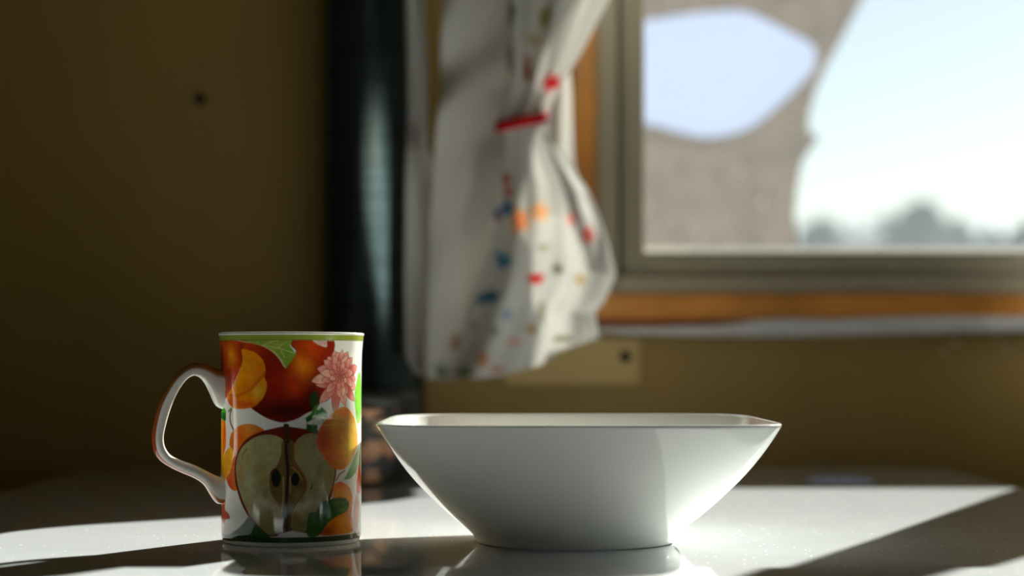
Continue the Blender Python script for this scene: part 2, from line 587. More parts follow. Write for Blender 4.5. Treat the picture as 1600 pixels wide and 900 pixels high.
    def sample(s, a, y):
        i = np.clip((a - s.a0) / s.step, 0, len(s.a) - 1.001); j = np.clip((y - s.y0) / s.step, 0, len(s.y) - 1.001)
        i0 = i.astype(int); j0 = j.astype(int); fi = (i - i0)[..., None]; fj = (j - j0)[..., None]
        I = s.img
        return (I[j0, i0] * (1 - fi) * (1 - fj) + I[j0, i0 + 1] * fi * (1 - fj) + I[j0 + 1, i0] * (1 - fi) * fj + I[j0 + 1, i0 + 1] * fi * fj)


def set_print(me, cols):
    at = me.attributes.new('print', 'FLOAT_COLOR', 'POINT')
    c = np.ones((len(me.vertices), 4), np.float32)
    c[:, :3] = np.clip(cols, 0, 1)
    at.data.foreach_set('color', c.ravel())


# ------------------------------------------------------------------ mug
MD = 0.955                       # distance of the mug's axis
MXC = wx(455.5, MD)
PXM = MD / FPX                   # metres per photo pixel there
MUG_BASE = 845.0
MR = 109.0


def mug_conv(x, y):
    t = max(-1.0, min(1.0, (x - 455.5) / (MR + 0.5)))
    th = math.asin(t)
    return (th * MR, y - (y - HOR) * (MR * PXM / MD) * math.cos(th))


C = Canvas(-176, 176, 512, 850, 0.75, (0.80, 0.79, 0.74), mug_conv)
ORG, RED, MAR, DRK = (0.90, 0.36, 0.015), (0.62, 0.055, 0.008), (0.26, 0.016, 0.006), (0.05, 0.008, 0.004)
# big dark apple
C.shape([(388, 533), (410, 535), (430, 542), (447, 556), (459, 574), (466, 562), (475, 549), (468, 540), (471, 529), (526, 529), (528, 560), (521, 600), (507, 635), (490, 646), (475, 655), (455, 660), (435, 655), (418, 646), (405, 636), (398, 620), (390, 590)],
        (0.26, 0.014, 0.005), [(402, 543, 22, 14, (0.62, 0.06, 0.01), 0.9), (484, 572, 15, 20, (0.92, 0.27, 0.01), 1.0), (498, 545, 24, 18, (0.66, 0.07, 0.008), 0.9), (472, 600, 14, 24, (0.6, 0.045, 0.008), 0.8),
                               (455, 642, 60, 16, DRK, 0.95), (500, 625, 14, 22, DRK, 0.8), (516, 575, 10, 40, (0.3, 0.02, 0.006), 0.9), (440, 600, 14, 20, (0.42, 0.02, 0.006), 0.7)], edge=(0.18, 0.012, 0.006))
C.line([(389, 533), (412, 536), (431, 543), (447, 556), (459, 574)], 1.8, (0.62, 0.40, 0.18))
# green leaf at the top
C.shape([(392, 530), (470, 530), (466, 540), (475, 553), (469, 563), (460, 575), (453, 561), (442, 549), (426, 540), (408, 535)], (0.25, 0.37, 0.04),
        [(462, 545, 10, 12, (0.14, 0.34, 0.03), 0.8), (445, 540, 14, 8, (0.42, 0.48, 0.08), 0.7)], smooth=False)
for p in ([(424, 540), (436, 535), (450, 531)], [(424, 539), (446, 543), (472, 551)], [(428, 541), (445, 552), (458, 572)], [(448, 544), (456, 537)], [(452, 546), (458, 558)]):
    C.line(p, 1.4, (0.58, 0.62, 0.22), op=0.8)
# pale petal at the top
C.shape([(494, 526), (502, 523), (516, 523), (519, 536), (518, 542), (508, 539), (500, 533)], (0.74, 0.62, 0.52), [(512, 537, 8, 6, (0.75, 0.42, 0.33), 0.7)])
# nectarine at the upper left
C.shape([(343, 532), (386, 532), (392, 548), (391, 565), (386, 580), (377, 597), (370, 610), (363, 620), (356, 621), (351, 595), (345, 560)], RED,
        [(372, 556, 12, 16, (0.95, 0.33, 0.01), 1.0), (360, 545, 12, 14, (0.85, 0.14, 0.01), 0.9), (366, 593, 12, 18, (0.2, 0.016, 0.008), 0.9), (392, 555, 6, 30, (0.22, 0.02, 0.008), 0.9), (352, 570, 8, 30, (0.6, 0.05, 0.01), 0.8)])
C.shape([(345, 568), (349, 572), (354, 585), (356, 612), (350, 616), (345, 600)], (0.75, 0.55, 0.12), [(348, 605, 8, 16, (0.8, 0.75, 0.6), 0.8)])
# apricot
C.shape([(391, 546), (402, 547), (415, 552), (425, 563), (429, 577), (427, 588), (431, 600), (428, 615), (420, 627), (408, 636), (390, 639), (375, 637), (366, 629), (363, 618), (371, 608), (380, 593), (388, 576), (392, 560)], (0.90, 0.29, 0.004),
        [(420, 577, 12, 20, (0.84, 0.20, 0.01), 0.9), (402, 572, 12, 12, (0.92, 0.40, 0.02), 0.5), (372, 627, 14, 10, (0.72, 0.10, 0.01), 0.9), (395, 632, 26, 7, (0.66, 0.07, 0.01), 0.85), (417, 610, 9, 12, (0.82, 0.45, 0.05), 0.8), (398, 605, 10, 8, (0.88, 0.25, 0.01), 0.6)])
C.line([(367, 617), (380, 618), (394, 614), (408, 605), (419, 593), (427, 582)], 4.5, (0.68, 0.10, 0.01), soft=1.6, op=0.75)
# twig and leaf at the left
C.line([(372, 639), (369, 648), (370, 660), (374, 668), (378, 675)], 3.6, (0.22, 0.13, 0.04))
C.line([(366, 643), (371, 638)], 3.0, (0.12, 0.28, 0.12))
C.shape([(344, 642), (352, 631), (361, 641), (361, 655), (359, 659), (350, 653), (344, 652)], (0.10, 0.44, 0.03), smooth=False)
C.shape([(345, 651), (352, 646), (361, 644), (361, 655), (359, 659), (351, 653)], (0.025, 0.20, 0.025), smooth=False)
# fruit at the left edge
C.shape([(343, 655), (347, 653), (353, 656), (360, 661), (361.5, 690), (358, 705), (350, 722), (343, 732)], (0.92, 0.42, 0.015), [(357.5, 680, 9, 40, (0.76, 0.07, 0.008), 1.0)])
C.shape([(370, 680), (376, 672), (388, 664), (402, 662), (416, 665), (428, 674), (420, 690), (405, 710), (395, 740), (385, 762), (378, 767), (370, 763), (364, 755), (360, 742), (366, 735), (373, 722), (374, 705), (368, 695)], (0.72, 0.17, 0.015),
        [(368, 757, 10, 16, (0.62, 0.03, 0.008), 0.95), (405, 668, 14, 8, (0.72, 0.28, 0.04), 0.8), (384, 682, 10, 10, (0.8, 0.13, 0.01), 0.8), (376, 715, 8, 18, (0.62, 0.06, 0.01), 0.8), (378, 748, 6, 10, (0.6, 0.2, 0.03), 0.7)])
C.shape([(344, 733), (352, 716), (362, 703), (371, 699), (376, 707), (374, 722), (368, 738), (362, 745), (357, 751), (351, 742)], (0.90, 0.44, 0.02), [(365, 712, 9, 10, (0.85, 0.3, 0.02), 0.7)])
# halved apple
C.shape([(377.5, 735), (379.5, 715), (387.5, 698), (399, 685), (416, 676), (432, 671), (450, 667), (458, 666), (470, 667), (490, 670), (503, 671), (522, 680), (531, 700), (533, 735), (530, 757), (523, 785), (512, 812), (500, 831), (485, 832), (470, 829), (455, 833), (445, 838), (432, 837), (420, 829), (408, 816), (397, 801), (387, 781), (379.5, 757)], (0.16, 0.018, 0.01))
FL = (0.36, 0.325, 0.155)
C.shape([(380, 735), (382, 716), (390, 700), (402, 689), (418, 681), (435, 679), (448, 682), (456, 688), (457, 700), (453, 715), (447, 728), (437, 736), (435, 750), (437, 765), (440, 775), (450, 785), (453, 800), (452, 818), (446, 833), (437, 836), (425, 829), (410, 813), (400, 799), (391, 780), (383, 757)], FL,
        [(388, 740, 6, 16, (0.40, 0.22, 0.06), 0.7), (398, 712, 6, 10, (0.38, 0.27, 0.09), 0.7), (425, 740, 10, 30, (0.34, 0.28, 0.08), 0.7), (432, 820, 14, 16, (0.30, 0.22, 0.06), 0.8), (447, 800, 7, 20, (0.34, 0.18, 0.05), 0.9), (402, 795, 10, 12, (0.5, 0.38, 0.15), 0.7), (405, 760, 10, 30, (0.46, 0.44, 0.27), 0.6)])
C.shape([(472, 694), (480, 684), (490, 678), (505, 678), (520, 689), (529, 715), (531, 735), (528, 757), (520, 783), (509, 802), (497, 815), (490, 829), (480, 831), (469, 827), (466, 815), (470, 800), (478, 785), (488, 770), (490, 757), (485, 742), (475, 725), (470, 707)], FL,
        [(475, 705, 5, 12, (0.45, 0.24, 0.07), 0.85), (525, 745, 7, 20, (0.36, 0.27, 0.06), 0.7), (476, 805, 7, 18, (0.40, 0.24, 0.06), 0.8), (487, 820, 10, 10, (0.28, 0.19, 0.05), 0.7), (500, 740, 8, 18, (0.44, 0.41, 0.24), 0.6)])
C.shape([(454, 690), (471, 690), (473, 716), (482, 733), (491, 752), (487, 770), (476, 785), (469, 800), (466, 828), (452, 828), (453, 800), (446, 785), (436, 766), (436, 743), (446, 734), (453, 715)], (0.20, 0.12, 0.035),
        [(460, 810, 8, 24, (0.10, 0.05, 0.02), 0.9), (462, 710, 7, 24, (0.10, 0.07, 0.03), 0.9), (478, 773, 8, 10, (0.36, 0.24, 0.09), 0.7)], grain=0.25)
for p, w, c in (([(461, 668), (460, 700), (463, 735), (461, 780), (462, 828)], 4.5, (0.035, 0.022, 0.012)), ([(471, 727), (482, 736), (489, 750), (487, 766)], 1.8, (0.34, 0.09, 0.03)), ([(469, 730), (478, 738), (484, 750)], 1.4, (0.5, 0.3, 0.12)),
                ([(437, 767), (444, 779), (452, 788)], 1.6, (0.24, 0.09, 0.03)), ([(456, 745), (456, 780), (452, 805)], 1.6, (0.5, 0.36, 0.16)), ([(466, 745), (467, 770)], 1.6, (0.45, 0.3, 0.13)), ([(478, 790), (472, 806), (471, 818)], 1.8, (0.30, 0.13, 0.04)),
                ([(486, 776), (480, 790)], 1.5, (0.3, 0.14, 0.04)), ([(446, 795), (449, 812)], 1.5, (0.36, 0.16, 0.05)), ([(391, 718), (393, 708), (399, 701)], 1.6, (0.16, 0.12, 0.05)), ([(499, 757), (497, 764)], 2.0, (0.10, 0.07, 0.03)), ([(458, 690), (452, 716), (446, 730)], 2.0, (0.2, 0.11, 0.04))):
    C.line(p, w, c)
for cx, cy, rx, ry in ((445, 747, 7.5, 14), (474, 749, 6, 10.5)):
    C.shape([(cx + rx * math.cos(i * 0.5236), cy + ry * math.sin(i * 0.5236)) for i in range(12)], (0.016, 0.018, 0.018))
C.shape([(456.5, 663), (464, 663), (466, 675), (465, 692), (457, 692), (458, 676)], (0.06, 0.035, 0.015))
# small leaf right of the middle
C.shape([(495, 618), (505, 611), (509, 630), (502, 641), (496, 634)], (0.03, 0.05, 0.018))
C.shape([(489, 653), (497, 646), (503, 632), (507, 641), (513, 636), (521, 645), (521, 653), (505, 657), (498, 661), (491, 662)], (0.05, 0.26, 0.03), [(494, 655, 6, 8, (0.02, 0.12, 0.02), 0.8)], smooth=False)
C.line([(497, 660), (503, 646), (507, 632)], 1.2, (0.25, 0.45, 0.15))
C.shape([(491, 660), (490, 671), (497, 675), (506, 676), (507, 663)], (0.02, 0.12, 0.02), smooth=False)
C.shape([(491, 660), (504, 653), (517, 651), (519, 660), (512, 664), (493, 663)], (0.72, 0.76, 0.66), smooth=False, grain=0.2)
# dahlia: pointed petals in rings
fa, fy = mug_conv(538, 586)
PK = [(0.68, 0.15, 0.135), (0.74, 0.24, 0.21), (0.55, 0.09, 0.085), (0.80, 0.40, 0.27)]


def petal(ang, r0, r1, w, col, tipc, bend=0.0):
    ca, sa = math.cos(ang), math.sin(ang)
    pts = []
    prof = [(0, 0.35), (0.25, 0.8), (0.5, 1.0), (0.72, 0.85), (0.9, 0.42), (1.0, 0.02)]
    def P(t, s_):
        r = r0 + (r1 - r0) * t
        o = s_ + bend * t * t * 6
        return (fa + ca * r - sa * o, fy + sa * r + ca * o)
    for t, s_ in prof: pts.append(P(t, s_ * w / 2))
    for t, s_ in reversed(prof): pts.append(P(t, -s_ * w / 2))
    tip = P(0.9, 0); base = P(0.1, 0)
    C.shape(pts, col, [(tip[0], tip[1], w * 0.7, w * 0.7, tipc, 0.8), (base[0], base[1], w * 0.6, w * 0.6, (0.52, 0.13, 0.10), 0.85)], raw=True, edge=(0.24, 0.045, 0.035), edge_w=1.5)
    C.line([P(0.15, 0), P(0.5, 0.3), P(0.88, 0)], 0.8, (0.62, 0.2, 0.17), raw=True, op=0.5)


rnd = random.Random(7)
for k in range(15):
    a = 2 * math.pi * k / 15 + 0.16 + rnd.uniform(-0.09, 0.09)
    L = 45 + rnd.uniform(-4, 8) + (8 if math.sin(a) > 0.5 else 0) + (-6 if math.sin(a) < -0.4 else 0)
    petal(a, 12, L, 17, PK[k % 4], (0.80, 0.38, 0.31), rnd.uniform(-1, 1))
for k in range(13):
    a = 2 * math.pi * k / 13 + 0.35 + rnd.uniform(-0.1, 0.1)
    petal(a, 8, 35 + rnd.uniform(-3, 4), 13.5, PK[(k + 1) % 4], (0.80, 0.46, 0.36), rnd.uniform(-1, 1))
for k in range(11):
    a = 2 * math.pi * k / 11
    petal(a, 4, 22 + rnd.uniform(-2, 2), 9.5, PK[(k + 2) % 4], (0.74, 0.36, 0.26), 0)
for k in range(9):
    a = 2 * math.pi * k / 9 + 0.2
    petal(a, 1, 13, 6, (0.44, 0.10, 0.08), (0.66, 0.30, 0.22), 0)
# peach below the flower
C.shape([(505, 685), (508, 672), (515, 660), (525, 648), (538, 637), (547, 636), (555, 647), (559.5, 662), (561.5, 690), (558.5, 706), (552, 722), (545, 732), (538, 734), (530, 732), (522, 724), (513, 710), (506, 696)], (0.86, 0.25, 0.004),
        [(553, 690, 24, 40, (0.95, 0.60, 0.02), 0.9), (516, 690, 22, 40, (0.56, 0.06, 0.008), 0.95), (546, 642, 14, 8, (0.85, 0.17, 0.01), 0.9), (530, 660, 10, 14, (0.92, 0.46, 0.015), 0.7), (525, 712, 12, 16, (0.72, 0.14, 0.01), 0.8), (543, 722, 14, 12, (0.85, 0.3, 0.015), 0.7)])
C.line([(506, 664), (530, 663.5), (559, 662)], 0.9, (0.9, 0.7, 0.35), op=0.6)
# right edge: green stalk, leaf, red flower
C.shape([(558, 612), (563.5, 580), (565, 610), (564.8, 650), (561.5, 662), (559, 642)], (0.24, 0.62, 0.07))
C.shape([(543, 750), (551, 733), (558, 712), (563.2, 694), (564.5, 728), (560, 738), (552, 748)], (0.15, 0.36, 0.10), smooth=False)
C.shape([(560, 738), (564, 726), (565, 760), (562, 772), (559.5, 756)], (0.75, 0.14, 0.06))
C.shape([(557, 790), (561, 772), (563.5, 790), (561, 830), (558, 832)], (0.80, 0.45, 0.40))
C.line([(532, 733), (532, 742), (530, 752), (526, 775)], 2.6, (0.24, 0.06, 0.03))
C.line([(545, 735), (538, 741), (533, 750)], 2.6, (0.32, 0.14, 0.08))
# orange fruit and leaf, lower right
C.shape([(529, 762), (536, 753), (544, 754), (552, 763), (556, 780), (554.5, 800), (556, 820), (553, 832), (508, 836), (518, 820), (528, 800)], (0.88, 0.29, 0.015),
        [(520, 830, 14, 10, (0.62, 0.05, 0.01), 0.9), (538, 757, 12, 8, (0.80, 0.13, 0.015), 0.9), (545, 775, 12, 10, (0.92, 0.5, 0.08), 0.7), (552, 800, 9, 12, (0.80, 0.3, 0.2), 0.6)])
C.shape([(492, 812), (496, 801), (505, 799), (511, 787), (522, 781), (535, 777.5), (547, 779), (551, 789), (546, 800), (535, 806), (521, 818), (509, 836), (492, 837)], (0.035, 0.13, 0.02),
        [(535, 786, 14, 5, (0.12, 0.24, 0.06), 0.7), (543, 797, 10, 5, (0.16, 0.28, 0.03), 0.8), (501, 806, 6, 6, (0.09, 0.17, 0.09), 0.7)])
C.line([(505, 822), (520, 805), (535, 794), (549, 787)], 1.2, (0.02, 0.07, 0.015))
# leaf and little red flower, lower left
C.shape([(346, 845), (360, 840), (372, 833), (385, 825), (394, 816), (401, 807), (412, 817), (425, 830), (437, 839), (430, 842), (370, 846)], (0.03, 0.11, 0.02), [(395, 822, 16, 6, (0.05, 0.16, 0.05), 0.7)], smooth=False)
C.shape([(344, 797), (350, 790), (353.5, 780), (359.5, 781), (358.5, 795), (366, 802), (368.5, 810), (360, 812), (356, 818), (347, 816)], (0.60, 0.11, 0.07), [(361, 804, 6, 6, (0.5, 0.07, 0.03), 0.7)])
C.shape([(346, 819), (360, 818), (357, 833), (348, 834)], (0.80, 0.62, 0.56))
# bands
C.band(523.5, 532.2, (0.28, 0.34, 0.045))
C.line([(-176, 532.4), (0, 532.4), (176, 532.4)], 0.9, (0.12, 0.15, 0.02), raw=True)
C.band(829.5, 838.0, (0.02, 0.055, 0.012))

mug = tag(empty('mug', (MXC, MD, 0)), 'tall white porcelain mug printed with peaches, halved apple and pink dahlia', 'mug')
M_MUGP = mat_attr('printed_porcelain', 0.06)
M_PORC = mat_plain('white_porcelain', (0.80, 0.79, 0.74), 0.07)


def mug_r(yf):
    """outer radius in photo pixels at flat height yf"""
    pts = [(520, 113.0), (524, 112.6), (535, 111.2), (550, 109.9), (570, 109.3), (600, 109), (828, 108.6), (836, 108.2), (840, 107.2)]
    return np.interp(yf, [p[0] for p in pts], [p[1] for p in pts])


NA, NR = 820, 380
ys = np.linspace(522.0, 839.5, NR)
th = np.linspace(-math.pi, math.pi, NA, endpoint=False)      # 0 faces the camera, + to the right
rr = mug_r(ys) * PXM
zz = (MUG_BASE - ys) * PXM
TH, RRm = np.meshgrid(th, rr)
_, ZZ = np.meshgrid(th, zz)
_, YY = np.meshgrid(th, ys)
V = np.stack([RRm * np.sin(TH), -RRm * np.cos(TH), ZZ], -1).reshape(-1, 3)
idx = np.arange(NR * NA).reshape(NR, NA)
nx = np.roll(idx, -1, 1)
F = np.stack([idx[:-1], idx[1:], nx[1:], nx[:-1]], -1).reshape(-1, 4)
me = bpy.data.meshes.new('wall_print')
me.vertices.add(len(V)); me.vertices.foreach_set('co', V.astype(np.float32).ravel())
me.loops.add(F.size); me.loops.foreach_set('vertex_index', F.astype(np.int32).ravel())
me.polygons.add(len(F)); me.polygons.foreach_set('loop_start', np.arange(0, F.size, 4, dtype=np.int32))
me.polygons.foreach_set('use_smooth', np.ones(len(F), bool))
me.update(calc_edges=True)
THF = np.where(TH > math.pi / 2, math.pi - TH, np.where(TH < -math.pi / 2, -math.pi - TH, TH))
set_print(me, C.sample(THF * MR, YY).reshape(-1, 3))
me.materials.append(M_MUGP)
link('printed_wall', me, None, mug)
# rim, inside and foot as one porcelain shell
px = PXM
prof = [(0, 6), (96, 6), (98, 3), (100.5, 0.2), (104.0, 0), (105.6, 1.2), (106.0, 3.0), (107.2, 5.5)]
prof2 = [(112.8, 323.0), (113.4, 325.0), (112.8, 326.6), (111.2, 327.4), (109.4, 327.0), (107.6, 325.0), (105.6, 318), (103.2, 300), (101.5, 270), (101, 60), (100, 24), (94, 14), (80, 11), (0, 10)]
Z0 = 845 - 845
base = [(r * px, z * px) for r, z in prof]
lathe_mesh('foot', base, 128, M_PORC, mug)
rim = [(r * px, (z - 2.4) * px) for r, z in prof2]
lathe_mesh('rim_and_inside', rim, 160, M_PORC, mug)

# handle
outer = [(357, 577), (342, 575), (331, 570), (317, 567), (303, 568), (289.5, 575), (273, 592), (259, 614), (248, 636), (241, 661), (238, 683), (241, 703), (250.5, 717), (267, 728), (287, 737.5), (309, 747), (323, 757), (331, 769), (338, 780), (345, 787), (357, 788)]
inner = [(357, 641), (342.5, 634), (335, 617), (330, 600), (323, 591), (314, 586), (303, 588), (292, 597), (280, 615), (270, 636), (262, 661), (257.5, 681), (260, 697), (270, 710), (287, 718), (309, 726), (331, 737), (343, 743), (357, 748)]


def resample(P, n):
    P = [tuple(v)[:2] for v in catmull([(x, y, 0) for x, y in P], False, 8)]
    P = np.array(P)
    d = np.concatenate([[0], np.cumsum(np.hypot(*np.diff(P, axis=0).T))])
    t = np.linspace(0, d[-1], n)
    return np.stack([np.interp(t, d, P[:, 0]), np.interp(t, d, P[:, 1])], -1)


HPHI = R(19)
NH, NS = 90, 28
Oc, Ic = resample(outer, NH), resample(inner, NH)
hv, hc = [], []
tt = np.linspace(0, 1, NH)
for i in range(NH):
    o_, i_ = Oc[i].copy(), Ic[i].copy()
    for q in (o_, i_):
        dist = 455.5 - q[0]
        q[0] = 455.5 - dist * (1 - 0.058 * max(0, dist - 95) / 122)
        q[1] = HOR + (q[1] - HOR) * 0.985
    c = (o_ + i_) / 2
    d = (o_ - i_) / 2
    half = np.hypot(*d)
    wy = 0.0052 + 0.0012 * (abs(2 * tt[i] - 1) ** 3)
    for k in range(NS):
        a = 2 * math.pi * k / NS
        ca, sa = math.cos(a), math.sin(a)
        e = 0.82
        u = math.copysign(abs(ca) ** e, ca); w = math.copysign(abs(sa) ** e, sa)
        x = (c[0] + d[0] * u - 455.5) * PXM / math.cos(HPHI)
        z = (MUG_BASE - (c[1] + d[1] * u)) * PXM
        hv.append((x, w * wy, z))
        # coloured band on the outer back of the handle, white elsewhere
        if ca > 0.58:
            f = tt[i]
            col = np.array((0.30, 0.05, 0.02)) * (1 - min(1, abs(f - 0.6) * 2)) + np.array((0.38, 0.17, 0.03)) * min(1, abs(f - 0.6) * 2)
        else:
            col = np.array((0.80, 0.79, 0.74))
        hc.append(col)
hf = [(i * NS + k, i * NS + (k + 1) % NS, (i + 1) * NS + (k + 1) % NS, (i + 1) * NS + k) for i in range(NH - 1) for k in range(NS)]
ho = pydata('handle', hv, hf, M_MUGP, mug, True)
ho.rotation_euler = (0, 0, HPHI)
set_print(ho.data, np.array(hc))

# ------------------------------------------------------------------ bowl
BY, BX = 0.953, 0.0322
M_BOWL = mat_plain('white_glazed_china', (0.80, 0.80, 0.76), 0.045)
bowl_prof = [(0.0, 0.0025), (0.0472, 0.0025), (0.0486, 0.0004), (0.0500, 0.0), (0.0509, 0.0008), (0.0511, 0.0025), (0.0519, 0.0042), (0.0550, 0.0072), (0.0608, 0.0122), (0.0682, 0.0190), (0.0768, 0.0285), (0.0840, 0.0375), (0.0900, 0.0465), (0.0945, 0.0545), (0.0972, 0.0600), (0.0979, 0.0614),
             (0.0978, 0.0624), (0.0967, 0.0629), (0.0953, 0.0626), (0.0943, 0.0616), (0.0920, 0.0575), (0.0880, 0.0500), (0.0815, 0.0405), (0.0720, 0.0290), (0.0615, 0.0190), (0.0490, 0.0110), (0.0300, 0.0070), (0.0, 0.0060)]
NB = 160
BS = 1.008
verts, faces, rings = [], [], []
sm = []
for p0, p1 in zip(bowl_prof[:-1], bowl_prof[1:]):
    for k in range(3):
        t = k / 3
        sm.append((p0[0] + (p1[0] - p0[0]) * t, p0[1] + (p1[1] - p0[1]) * t))
sm.append(bowl_prof[-1])
for r, z in bowl_prof:
    if r < 1e-6:
        rings.append([len(verts)]); verts.append((0, 0, z)); continue
    f = max(0, min(1, (z - 0.002) / 0.060))
    n = 2.0 + 3.8 * f ** 1.2
    k0 = len(verts)
    rings.append(list(range(k0, k0 + NB)))
    for i in range(NB):
        a = 2 * math.pi * i / NB
        ca, sa = math.cos(a), math.sin(a)
        q = (abs(ca) ** n + abs(sa) ** n) ** (-1 / n)
        verts.append((r * BS * q * ca, r * BS * q * sa, z))
for A, B in zip(rings[:-1], rings[1:]):
    for i in range(NB):
        j = (i + 1) % NB
        if len(A) == 1: faces.append((A[0], B[i], B[j]))
        elif len(B) == 1: faces.append((A[i], A[j], B[0]))
        else: faces.append((A[i], A[j], B[j], B[i]))
bowl = pydata('bowl', verts, faces, M_BOWL, None, True)
bowl.location = (BX, BY, 0)
bowl.rotation_euler = (0, 0, R(0))
md = bowl.modifiers.new('smooth', 'SUBSURF'); md.levels = 2; md.render_levels = 2
tag(bowl, 'white glazed rounded-square china bowl standing beside the mug', 'bowl')

# ------------------------------------------------------------------ steel pipe in the corner
PY = 1.588
M_PIPE = mat_plain('dark_steel_pipe', (0.09, 0.13, 0.135), 0.16, metal=0.88, var=0.25, scale=6, stretch=(1, 1, 40), bump=0.035, bscale=60)
pr = 0.0455
pipe = lathe_mesh('pipe', [(0, 0), (pr - 0.002, 0), (pr, 0.002), (pr, ZC - 0.003), (pr - 0.002, ZC - 0.001), (0, ZC - 0.001)], 64, M_PIPE, None)
pipe.location = (wx(583, PY), PY, 0.0)
tag(pipe, 'dark steel pipe rising from the table left of the curtain', 'pipe')
for p in pipe.data.polygons:
    p.use_smooth = abs(p.normal.z) < 0.5

# ------------------------------------------------------------------ floral tin behind mug and bowl
TNY = 1.425
TNX = wx(566, TNY)
tin = tag(empty('tin', (TNX, TNY, 0)), 'small round black tin with faded orange flowers, behind the mug', 'tin')
M_TIN = mat_attr('printed_tin', 0.35)
tr_ = 0.0425
tn_h = 0.070
nn, mm = 160, 60
tv, tcv, tf = [], [], []
rnd = random.Random(11)
spots = []
for k in range(46):
    spots.append((rnd.uniform(0, 2 * math.pi), rnd.uniform(0.006, 0.064), rnd.uniform(0.004, 0.0075), rnd.choice([(0.60, 0.24, 0.10), (0.66, 0.34, 0.18), (0.5, 0.2, 0.12), (0.12, 0.16, 0.08), (0.62, 0.42, 0.28)])))
for px_, py_, rad in ((584, 636, 0.0085), (592, 701, 0.0070), (588, 745, 0.0065), (600, 665, 0.005), (620, 690, 0.006)):
    s_ = max(-1, min(1, (wx(px_, TNY) - TNX) / tr_))
    spots.append((math.asin(s_) - math.pi / 2, wz(py_, TNY - tr_ * 0.8), rad, (0.72, 0.36, 0.18)))
for j in range(mm + 1):
    z = 0.001 + (tn_h - 0.014) * j / mm
    for i in range(nn):
        a = 2 * math.pi * i / nn
        tv.append((tr_ * math.cos(a), tr_ * math.sin(a), z))
        c = np.array((0.022, 0.024, 0.02))
        for sa, sz, sr, sc in spots:
            da = (a - sa + math.pi) % (2 * math.pi) - math.pi
            dd = math.hypot(da * tr_, z - sz) / sr
            if dd < 1.2:
                w = max(0, min(1, (1.1 - dd * (1 + 0.25 * math.sin(5 * math.atan2(z - sz, da * tr_)))) * 3))
                c = c * (1 - w) + np.array(sc) * w
        tcv.append(c)
for j in range(mm):
    for i in range(nn):
        k = (i + 1) % nn
        tf.append((j * nn + i, j * nn + k, (j + 1) * nn + k, (j + 1) * nn + i))
tb = pydata('tin_body', tv, tf, M_TIN, tin, True)
set_print(tb.data, np.array(tcv))
M_LID = mat_plain('black_lid', (0.025, 0.025, 0.02), 0.35, var=0.4, scale=80)
lathe_mesh('lid', [(tr_ + 0.0004, tn_h - 0.013), (tr_ + 0.0018, tn_h - 0.013), (tr_ + 0.0018, tn_h - 0.002), (tr_, tn_h), (tr_ - 0.004, tn_h), (tr_ - 0.005, tn_h - 0.0015), (0, tn_h - 0.0015)], 96, M_LID, tin)
lathe_mesh('base', [(0, 0), (tr_ + 0.0008, 0), (tr_ + 0.0008, 0.003), (tr_, 0.003)], 96, M_LID, tin)

# ------------------------------------------------------------------ curtain
M_PRINT = mat_cloth('printed_cotton', trans=0.42, attr=True)
curtain = tag(empty('curtain', (wx(790, 1.57), 1.57, 0.08)), 'white floral cotton curtain gathered by a red tieback beside the window', 'curtain')
CO = Vector(curtain.location)
WHITE = np.array((0.78, 0.77, 0.74))
BLOT = [(862, 130, 13, 12, (0.75, 0.06, 0.06)), (823, 110, 6, 22, (0.42, 0.10, 0.07)), (852, 28, 9, 18, (0.42, 0.38, 0.12)), (835, 62, 14, 8, (0.62, 0.52, 0.32)), (800, 22, 6, 18, (0.25, 0.30, 0.22)), (798, 95, 5, 22, (0.45, 0.46, 0.42)),
        (792, 282, 6, 9, (0.62, 0.08, 0.08)), (795, 302, 6, 8, (0.62, 0.08, 0.08)), (793, 328, 9, 12, (0.10, 0.26, 0.46)), (776, 334, 6, 8, (0.10, 0.22, 0.40)), (780, 342, 5, 5, (0.5, 0.06, 0.08)), (812, 350, 13, 18, (0.90, 0.52, 0.28)), (842, 335, 14, 14, (0.92, 0.66, 0.42)),
        (916, 371, 10, 13, (0.85, 0.24, 0.20)), (893, 346, 9, 9, (0.90, 0.50, 0.45)), (788, 411, 12, 11, (0.12, 0.36, 0.55)), (780, 400, 6, 7, (0.12, 0.36, 0.55)), (836, 438, 13, 8, (0.78, 0.10, 0.08)), (766, 465, 15, 10, (0.08, 0.28, 0.42)), (750, 470, 6, 7, (0.08, 0.26, 0.36)),
        (870, 423, 8, 7, (0.30, 0.30, 0.16)), (848, 390, 8, 5, (0.55, 0.55, 0.42)), (845, 487, 6, 16, (0.52, 0.50, 0.42)), (792, 493, 9, 8, (0.42, 0.55, 0.68)), (829, 515, 9, 8, (0.62, 0.46, 0.22)), (773, 519, 7, 7, (0.40, 0.46, 0.32)), (710, 535, 9, 14, (0.55, 0.34, 0.22)),
        (756, 562, 9, 11, (0.78, 0.42, 0.28)), (690, 580, 9, 9, (0.28, 0.34, 0.16)), (727, 582, 12, 9, (0.30, 0.36, 0.20)), (802, 535, 12, 5, (0.82, 0.50, 0.38)), (877, 530, 15, 5, (0.46, 0.46, 0.34)), (740, 510, 6, 8, (0.55, 0.55, 0.50)), (777, 577, 12, 5, (0.72, 0.40, 0.30)), (645, 210, 6, 22, (0.52, 0.42, 0.40)), (905, 440, 8, 8, (0.72, 0.60, 0.40))]


